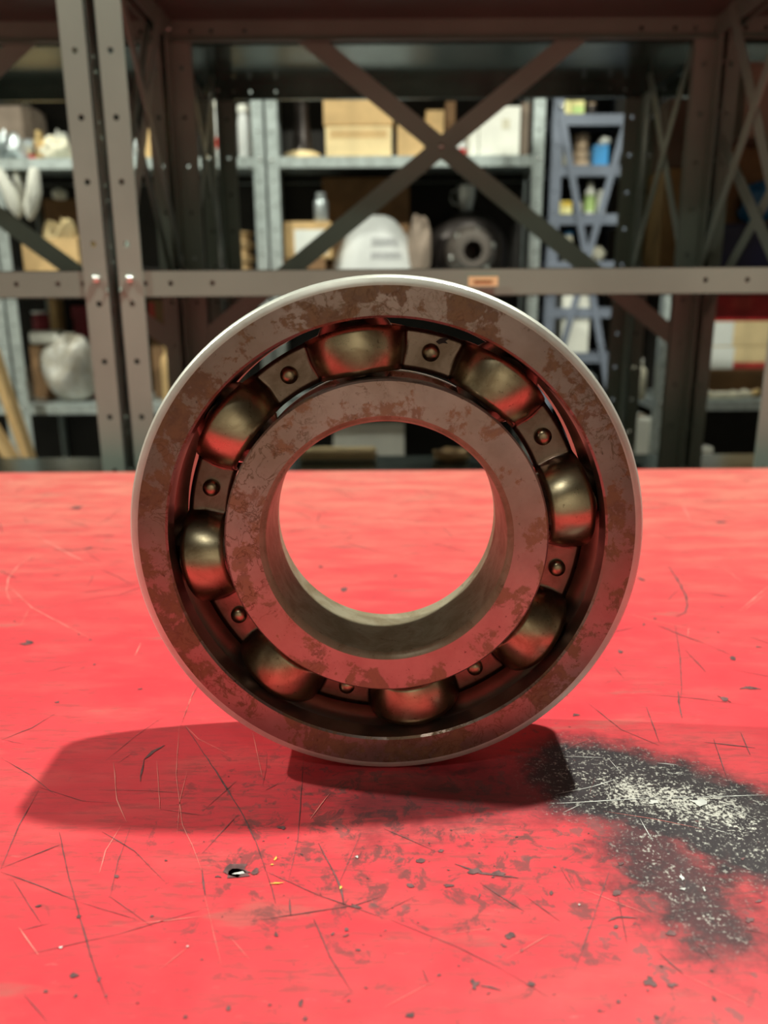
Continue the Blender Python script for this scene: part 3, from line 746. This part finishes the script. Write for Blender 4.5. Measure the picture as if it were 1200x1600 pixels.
carton('tan carton seen above the brace crossing on the middle upper shelf', *pxbox(666, 694, 172, 3.12, ZU, .14), M['carton'])
carton('brown carton right above the brace crossing, mostly hidden', *pxbox(697, 712, 158, 3.2, ZU, .1), M['carton3'])
bottle('little white bottle with a bright red foot beside the white carton', 721, 17, 212, 3.03, ZU, M['whiteplastic'], M['brass'], (.04, .40, M['redbox']))
carton('narrow white carton standing against the big white one', *pxbox(733, 748, 196, 3.03, ZU, .12), M['white'])
carton('big white carton on the middle upper shelf near the galvanised post', *pxbox(750, 814, 166, 3.03, ZU, .15), M['white'], patch=(.55, .75, .55, .75, M['cream']))
bottle('red-capped white canister on top behind the brace arm', 778, 26, 150, 3.20, ZU, M['whiteplastic'], M['redbox'])
b = pxbox(817, 829, 160, 3.06, ZU, .2)
tag(MB().box(*b).build('wooden_board', M['cartongrey'], bevel=.002), 'upright brown board between white carton and galvanised post', 'board')
# -- middle galvanised rack, middle shelf
b = pxbox(441, 508, 404, 3.04, ZM, .2)
carton('dark brown carton under the labelled carton', *b, M['carton3'])
zc = b[5]
carton('tan carton with a pale blue label on the middle shelf', *pxbox(443, 517, 346, 3.04, zc+.001, .2), M['carton'], patch=(.22, .92, .12, .78, M['paperlabel']))
ztop = at(443, 346, 3.04).z
bottle('silver bottle standing on the labelled tan carton', 500, 22, 300, 3.06, ztop+.003, M['silver'], M['silver'], neck=.6)
b = pxbox(503, 640, 277, 3.22, ZM, .17)
carton('large dark brown carton in the shade behind the white bell', *b, M['carton3'])
# white bell with two lines of print
c = at(588, 420, 3.12); zt = at(600, 333, 3.05).z; h = zt-ZM; r0 = (at(655, 425, 3.1).x-at(518, 425, 3.1).x)/2
o = tag(empty('bell_cover', (c.x, 3.03+r0*.55, ZM)), 'white bell-shaped plastic cover with two lines of grey print', 'cover')
bell = [(0,0),(r0*1.05,0),(r0*1.03,h*.12),(r0*.93,h*.38),(r0*.76,h*.64),(r0*.56,h*.83),(r0*.40,h*.94),(r0*.22,h*.99),(0,h)]
MB().lathe(bell, (0,0,0), 'Z', 40, sy=.52).build('body', M['whiteplastic'], o, smooth=60)
def bell_r(z):
    for (ra, za), (rb, zb) in zip(bell[1:], bell[2:]):
        if za <= z <= zb: return ra+(rb-ra)*(z-za)/max(zb-za, 1e-6)
    return 0
pr = MB(); rr = random.Random(5)
for z0f, z1f in ((.54, .66), (.36, .46)):
    u = -.12
    while u < .62:
        wd = rr.uniform(.05, .075)
        vs = []
        for uu in (u, u+wd):
            for zz in (h*z0f, h*z1f):
                R_ = bell_r(zz)+.0012; vs.append((R_*math.sin(uu), -R_*.52*math.cos(uu)-.0008, zz))
        if rr.random() < .5:
            pr.add(vs, [(0,2,3,1)])
        else:
            for f0, f1 in ((0,.3),(.4,.62),(.72,1)):
                pr.add([Vector(vs[0]).lerp(Vector(vs[1]), f0), Vector(vs[2]).lerp(Vector(vs[3]), f0), Vector(vs[2]).lerp(Vector(vs[3]), f1), Vector(vs[0]).lerp(Vector(vs[1]), f1)], [(0,1,2,3)])
        u += wd+.018
pr.build('print', M['print'], o)
blob('grey_sack', 'grey-brown sack slumped beside the white bell cover', 'sack', (at(655, 420, 3.1).x, 3.10, ZM), (.045, .06, .115), M['cartongrey'], .15, 4)
# dark gear housing with its hub
c = at(738, 392, 3.06)
o = tag(empty('gear_housing', (c.x, 3.2, ZM)), 'dark cast gear housing with a bolted round hub facing forward', 'machine part')
hz = c.z-ZM
MB().lathe([(0,.19),(.13,.19),(.15,.17),(.155,.04),(.13,.0),(.09,-.02),(0,-.02)], (0,0,hz), 'Y', 36).build('housing', M['iron'], o, smooth=40)
MB().box(-.13, .13, -.01, .17, 0, .06).build('foot', M['iron'], o, bevel=.006)
MB().lathe([(.035,-.17),(.058,-.17),(.066,-.162),(.068,-.14),(.088,-.115),(.094,-.07),(.090,-.02),(.035,-.02)], (0,0,hz), 'Y', 36, True).build('hub', M['rackdark'], o, smooth=40)
for k in range(6):
    an = .25+k*math.pi/3
    b_ = MB().lathe([(.008,0),(.008,-.008),(.004,-.011),(0,-.011)], (.079*math.sin(an), -.125, hz+.079*math.cos(an)), 'Y', 8).build('bolt', M['bolt'], o)
zz = hz+ZM+.15
x = at(728, 330, 3.28).x
o = tag(empty('silver_cup', (x, 3.28, zz)), 'small silver cup on top of the dark gear housing', 'cup')
MB().lathe([(0,0),(.018,0),(.024,.01),(.036,.06),(.036,.10),(.033,.10),(.03,.06),(0,.012)], (0,0,0), 'Z', 20).build('bowl', M['silver'], o, smooth=40)
MB().tube([(-.034,0,.085),(-.055,0,.08),(-.06,0,.055),(-.05,0,.035),(-.028,0,.03)], .004).build('handle', M['silver'], o, smooth=60)
# -- left galvanised rack, upper shelf
bottle('tall white bottle with a red spot, left of the thin dark post', 338, 16, 156, 3.03, ZU, M['whiteplastic'], M['white'], (.18, .36, M['redprint']), neck=.8)
bottle('tall white bottle nearest the pair of galvanised posts', 378, 21, 162, 3.03, ZU, M['whiteplastic'], M['white'], neck=.8)
b = pxbox(388, 399, 165, 3.06, ZU, .2)
tag(MB().box(*b).build('wooden_board', M['cartongrey'], bevel=.002), 'narrow brown board beside the pair of galvanised posts', 'board')
carton('tan carton glimpsed between the left posts on the upper shelf', *pxbox(222, 246, 196, 3.04, ZU, .15), M['carton'])
carton('brown carton glimpsed next to the dark left post, upper shelf', *pxbox(312, 328, 212, 3.04, ZU, .15), M['carton'])
bottle('shiny steel bottle glimpsed right of the pale front post', 207, 12, 212, 3.02, ZU, M['silver'], M['silver'], neck=.7)
carton('grey-brown carton at the back of the left upper shelf', *pxbox(-30, 45, 165, 3.22, ZU, .15), M['cartongrey'])
blob('parts_bag', 'crinkled clear bag of steel bits on the left upper shelf', 'bag', (at(22, 237, 3.12).x, 3.11, ZU), (.075, .07, .042), M['silver'], .35, 11)
blob('parts_bag', 'upright bag of shiny bits at the left picture edge, upper shelf', 'bag', (at(4, 200, 3.2).x, 3.26, ZU), (.04, .05, .075), M['silver'], .35, 12)
o = tag(empty('brass_fitting', (at(62, 220, 3.1).x, 3.1, ZU)), 'gold brass pipe fitting on the left upper shelf', 'fitting')
MB().lathe([(0,0),(.026,0),(.026,.02),(.018,.03),(.018,.05),(.024,.055),(.024,.075),(.014,.085),(.014,.105),(0,.105)], (0,0,0), 'Z', 6).build('body', M['brass'], o)
MB().tube([(0,0,.06),(.03,0,.068),(.045,0,.075)], .011).build('branch', M['brass'], o, smooth=50)
MB().lathe([(0,0),(.012,0),(.012,.018),(0,.018)], (-.02,-.035,0), 'Z', 12).build('red_plug', M['redbox'], o)
blob('cloth_bundle', 'cream cloth bundle on the left upper shelf', 'cloth', (at(88, 238, 3.1).x, 3.11, ZU), (.058, .06, .035), M['cream'], .3, 13)
blob('paper_ball', 'small white paper ball behind the cream cloth bundle', 'paper', (at(88, 205, 3.2).x, 3.24, ZU), (.03, .03, .06), M['white'], .3, 14)
# -- left galvanised rack, middle shelf
b = pxbox(31, 122, 372, 3.04, ZM, .28)
carton('open tan carton stuffed with crumpled paper on the left middle shelf', *b, M['carton'], open_top=True)
blob('crumpled_paper', 'crumpled tan packing paper bulging from the open carton', 'paper', ((b[0]+b[1])/2, 3.17, ZM+.005), (.085, .10, .104), M['carton2'], .35, 15)
for k, (xa, xb, yb, Y, wd, lb) in enumerate(((-4, 31, 341, 2.974, .024, 'white rag hanging slanted under the left upper shelf at the picture edge'),
                                            (24, 36, 334, 3.03, .015, 'thin white rag hanging between the two wider rags'),
                                            (54, 46, 344, 2.972, .026, 'white rag hanging straight down nearest the pale front post'))):
    p1 = at(xa, 262, Y); p1.z = .676; p0 = at(xb, yb, Y+.012)
    o = tag(empty('hanging_rag', p1), lb, 'rag', 'white rags hanging under the left upper shelf')
    v = p0-p1; side = Vector((.006, 0, 0))
    MB().tube([(0,0,0), v*.12, v*.45+side, v*.75, v*.93, v], [wd*.5, wd*.75, wd, wd*.95, wd*.5, wd*.15], 14).build('cloth', M['white'], o, smooth=60)
    MB().tube([v*.3+Vector((0,-wd*.9,0)), v*.6+Vector((0,-wd*.98,0)), v*.88+Vector((0,-wd*.6,0))], [wd*.10, wd*.2, wd*.08], 8).build('fold', M['white'], o, smooth=60)
blob('paper_wad', 'small white wad on the dark carton, left middle shelf', 'paper', (at(89, 305, 3.25).x, 3.28, at(89, 311, 3.25).z), (.026, .03, .018), M['white'], .3, 16)
b = pxbox(66, 128, 311, 3.34, ZM, .06)
carton('black-brown carton at the back of the left middle shelf', *b, M['carton3'])
o = tag(empty('wooden_bobbin', (at(379, 345, 3.1).x, 3.13, ZM)), 'tan round wooden bobbin stack glimpsed left of the galvanised posts', 'bobbin')
for k in range(4):
    zz = k*.048; MB().lathe([(0,zz),(.034,zz),(.036,zz+.006),(.022,zz+.014),(.022,zz+.034),(.036,zz+.042),(.034,zz+.047),(0,zz+.047)], (0,0,0), 'Z', 20).build('spool', M['wood'], o, smooth=40)
# -- left galvanised rack, lower shelf (seen under the taupe shelf)
b = pxbox(45, 90, 537, 3.2, ZL, .12)
carton('dark carton under the white packet on the left lower shelf', *b, M['carton3'])
o = tag(MB().box(at(45,520,3.15).x, at(90,520,3.15).x, 3.14, 3.24, b[5]+.001, at(60,517,3.15).z).build('white_packet', M['white'], bevel=.012), 'white packet lying on a dark carton under the left shelf', 'packet')
pk = at(60,517,3.15).z
bottle('dull red tin standing on the white packet', 57, 26, 486, 3.16, pk+.001, M['darkred'], M['silver'], neck=.9, cat='tin', name='tin')
carton('tan upright carton between the two red tins', *pxbox(74, 86, 463, 3.30, ZL, .08), M['carton'])
bottle('dark red tin beside the pale front post', 121, 30, 478, 3.3, ZL, M['darkred'], M['darkred'], neck=.9, cat='tin', name='tin')
blob('plastic_bag', 'big crinkled clear plastic bag on the left lower shelf', 'bag', (at(117, 640, 3.1).x, 3.13, ZL), (.105, .11, .115), M['bag'], .3, 18, knot=True)
blob('small_pouch', 'small brown pouch left of the clear plastic bag', 'pouch', (at(61, 590, 3.2).x, 3.1, ZL), (.018, .03, .06), M['cartongrey'], .2, 19)
# -- glimpsed between pale post and bearing
bottle('amber bottle glimpsed between the pale post and the bearing', 258, 26, 535, 3.05, ZL, M['carton'], M['brass'], name='bottle')
carton('red and brown carton glimpsed right of the pale post', *pxbox(230, 262, 468, 3.2, ZL, .1), M['carton3'], patch=(.05, .3, .8, .97, M['redprint']))
# leaning boards, far left
for k, (xa, ya, xb, yb, lb, th) in enumerate(((-8, 560, 40, 700, 'tan cardboard sheet leaning at the far left, nearer the post', .012), (-30, 640, 16, 712, 'tan cardboard sheet leaning lowest at the far left', .012))):
    Y = 2.86-.075*k; p0 = at(xb, yb, Y); p1 = at(xa, ya, Y)
    d = p1-p0; n_ = (FLOOR-p0.z)/d.z; base = p0 + d*n_; top = p1+d*.1
    o = MB().bar(Vector((0,0,0)), top-base, (0,1,0), .06, .03).build('cardboard_sheet', M['carton'], None, bevel=.003); o.location = base
    tag(o, lb, 'cardboard')
# -- second taupe rack, lowest visible shelf, seen through the bore
z2 = LV[3]
p = at(530, 700, 1.95)
o = tag(empty('paper_tube', (p.x, 1.93, z2)), 'tan paper tube lying on the low shelf seen through the bore', 'tube')
MB().tube([(-.095,0,.019),(0,0,.019),(.09,0,.019)], .0175, 16).build('roll', M['carton2'], o, smooth=50)
MB().lathe([(.0,0),(.012,0),(.012,.002),(0,.002)], (.09,0,.019), 'X', 12).build('core', M['carton3'], o)
blob('rag', 'crumpled tan rag on the low shelf at the right of the bore', 'rag', (at(705, 700, 1.93).x, 1.93, z2), (.045, .03, .014), M['wood'], .3, 21)
carton('pale green flat carton low in the middle background through the bore', *(lambda b: (b[0], b[1], b[2], b[3], ZF, b[5]))(pxbox(520, 632, 662, 3.02, ZF, .2)), M['white'])
# -- blue-grey rack
def zpx(y, Y): return at(900, y, Y).z
B1, B2, B3, B4 = .906, .725, .547, .37
carton('pale yellow-green carton on the top visible blue-grey shelf', *pxbox(871, 893, 157, 3.33, B1, .12), M['yellowpale'])
carton('pale yellow carton with green print, right one on the blue-grey top shelf', *pxbox(894, 914, 157, 3.33, B1, .12), M['yellowpale'], band=(.1, .6, M['greenlabel']))
bottle('dark tin on the blue-grey top shelf', 926, 14, 160, 3.35, B1, M['iron'], M['bronze'], name='tin', cat='tin', neck=.8)
o = tag(empty('bushing_stack', (at(910, 230, 3.4).x, 3.42, B2)), 'stack of tan bronze bushings on the blue-grey rack', 'bushings')
for k, (r_, z_) in enumerate(((.040, .0), (.036, .034), (.026, .068), (.030, .096))):
    MB().lathe([(r_*.45,z_),(r_,z_),(r_,z_+.026),(r_*.8,z_+.031),(r_*.45,z_+.031)], (0,0,0), 'Z', 24, True).build('bushing', M['bronze'], o, smooth=40)
carton('bright blue carton beside the bushings on the blue-grey rack', *pxbox(929, 952, 226, 3.35, B2, .12), M['blue'])
blob('plastic_wrap', 'white crumpled wrap on top of the bright blue carton', 'wrap', (at(944, 222, 3.4).x, 3.40, at(940, 226, 3.35).z+.002), (.025, .03, .016), M['white'], .3, 31)
bottle('cream jar left of the bushings on the blue-grey rack', 885, 12, 228, 3.37, B2, M['cream'], M['cream'], name='jar', cat='jar', neck=.8)
carton('left of two small yellow cartons on the blue-grey rack', *pxbox(864, 878, 314, 3.33, B3, .1), M['yellowpale'], band=(.6, .95, M['yellow']))
carton('right of two small yellow cartons on the blue-grey rack', *pxbox(879, 895, 314, 3.33, B3, .1), M['yellowpale'], band=(.6, .95, M['yellow']))
bottle('small cream jar next to the two yellow cartons', 906, 12, 315, 3.36, B3, M['cream'], M['cream'], name='jar', cat='jar', neck=.8)
bottle('green and white bottle behind the blue-grey brace', 925, 16, 284, 3.36, B3, M['white'], M['white'], (.1, .6, M['greenlabel']), neck=.5)
bottle('white bottle right of the green one behind the brace', 942, 15, 296, 3.36, B3, M['white'], M['white'], neck=.6)
bottle('blue-capped jar on the lowest blue-grey shelf above the taupe lip', 890, 15, 360, 3.36, B4, M['cream'], M['blue'], name='jar', cat='jar', neck=.8)
blob('wrapped_bundle', 'tan and white wrapped bundle behind the brace crossing on the blue-grey rack', 'bundle', (at(932, 390, 3.42).x, 3.43, B4), (.035, .04, .028), M['cream'], .3, 33)
carton('white carton on the blue-grey rack just under the taupe shelf lip', *pxbox(880, 924, 457, 3.33, .01+.0, .14), M['white'])
blob('grey_bundle', 'grey-blue wrapped bundle low on the blue-grey rack beside the bearing', 'bundle', (at(915, 560, 3.4).x, 3.41, -.17), (.05, .05, .05), M['silver'], .3, 34)
# -- right taupe rack: cartons, bags (middle shelf)
ZR = LV[2]
carton('tall brown carton behind the dark right post', .612, .655, 1.86, 1.98, ZR, .50, M['carton'])
carton('yellow carton behind the dark right post', .660, .72, 1.84, 1.97, ZR, .47, M['yellow'])
carton('tan carton on top of the tall brown one behind the right post', .615, .70, 1.87, 1.97, .503, .64, M['cartongrey'])
carton('dark brown carton behind the right cross brace', .665, .80, 1.70, 1.83, ZR+.10, .515, M['carton3'])
carton('navy carton under the dark brown one at the right', .64, .82, 1.66, 1.80, ZR, ZR+.098, M['navy'])
carton('tan-grey carton near the top right corner of the picture', .66, .83, 1.63, 1.80, .518, .645, M['cartongrey'], rz=.12)
blob('blue_bag', 'bright blue plastic bag lying on the navy carton at the right edge', 'bag', (.738, 1.678, ZR+.099), (.034, .016, .036), M['bluebag'], .3, 41)
carton('yellow carton at the right edge above the blue bag', .835, .93, 1.64, 1.80, ZR, .52, M['yellow'])
# -- right galvanised rack, lower shelf
b = pxbox(1108, 1290, 577, 3.1, ZL, .22)
carton('flat dark carton under the red and white cartons at the right', *b, M['carton3'])
b2 = pxbox(1109, 1240, 541, 3.1, b[5]+.001, .2)
carton('lower white carton with a red stripe and tan end at the right', *b2, M['carton2'], patch=(0, .30, .02, .98, M['paperlabel']), band=(.02, .30, M['redprint']))
b3 = pxbox(1112, 1240, 502, 3.1, b2[5]+.001, .2)
carton('upper white carton with a tan end at the right', *b3, M['carton2'], patch=(0, .28, .02, .98, M['paperlabel']))
b4 = pxbox(1114, 1240, 456, 3.1, b3[5]+.001, .2)
carton('red carton on top of the white cartons at the right', *b4, M['redbox'], patch=(.25, .5, .45, .8, M['redprint']))
o = tag(empty('bent_tube', (at(1090, 620, 3.06).x, 3.05, ZL)), 'cream bent hose lying on the right lower shelf', 'hose')
p = [at(1083, 585, 3.05), at(1092, 590, 3.05), at(1094, 608, 3.05), at(1110, 618, 3.05), at(1150, 619, 3.06), at(1172, 618, 3.08)]
p = [Vector((q.x, q.y, max(q.z, ZL+.015)))-Vector(o.location) for q in p]
MB().tube(p, [.013,.016,.016,.014,.014,.012], 12).build('hose_body', M['cream'], o, smooth=60)
MB().tube([p[-1], p[-1]+Vector((.03,.0,.012))], .010, 10).build('end_fitting', M['brass'], o, smooth=60)
blob('cloth_pile', 'cream cloth lying on the right lower shelf beside the hose', 'cloth', (at(1158, 622, 3.1).x, 3.12, ZL), (.06, .05, .016), M['cream'], .3, 43)
# -- gap between bearing and dark right post
b = pxbox(975, 1017, 655, 3.05, ZF, .2)
carton('tall white carton low between bearing and dark right post', *(b[0]+.02, b[1]+.02)+b[2:], M['white'])
bottle('cream bottle low behind the dark right post', 1003, 26, 562, 3.05, ZL, M['cream'], M['white'], name='bottle')
carton('white carton low at the right beyond the dark post', *pxbox(1060, 1115, 700, 3.0, ZF, .2), M['white'])
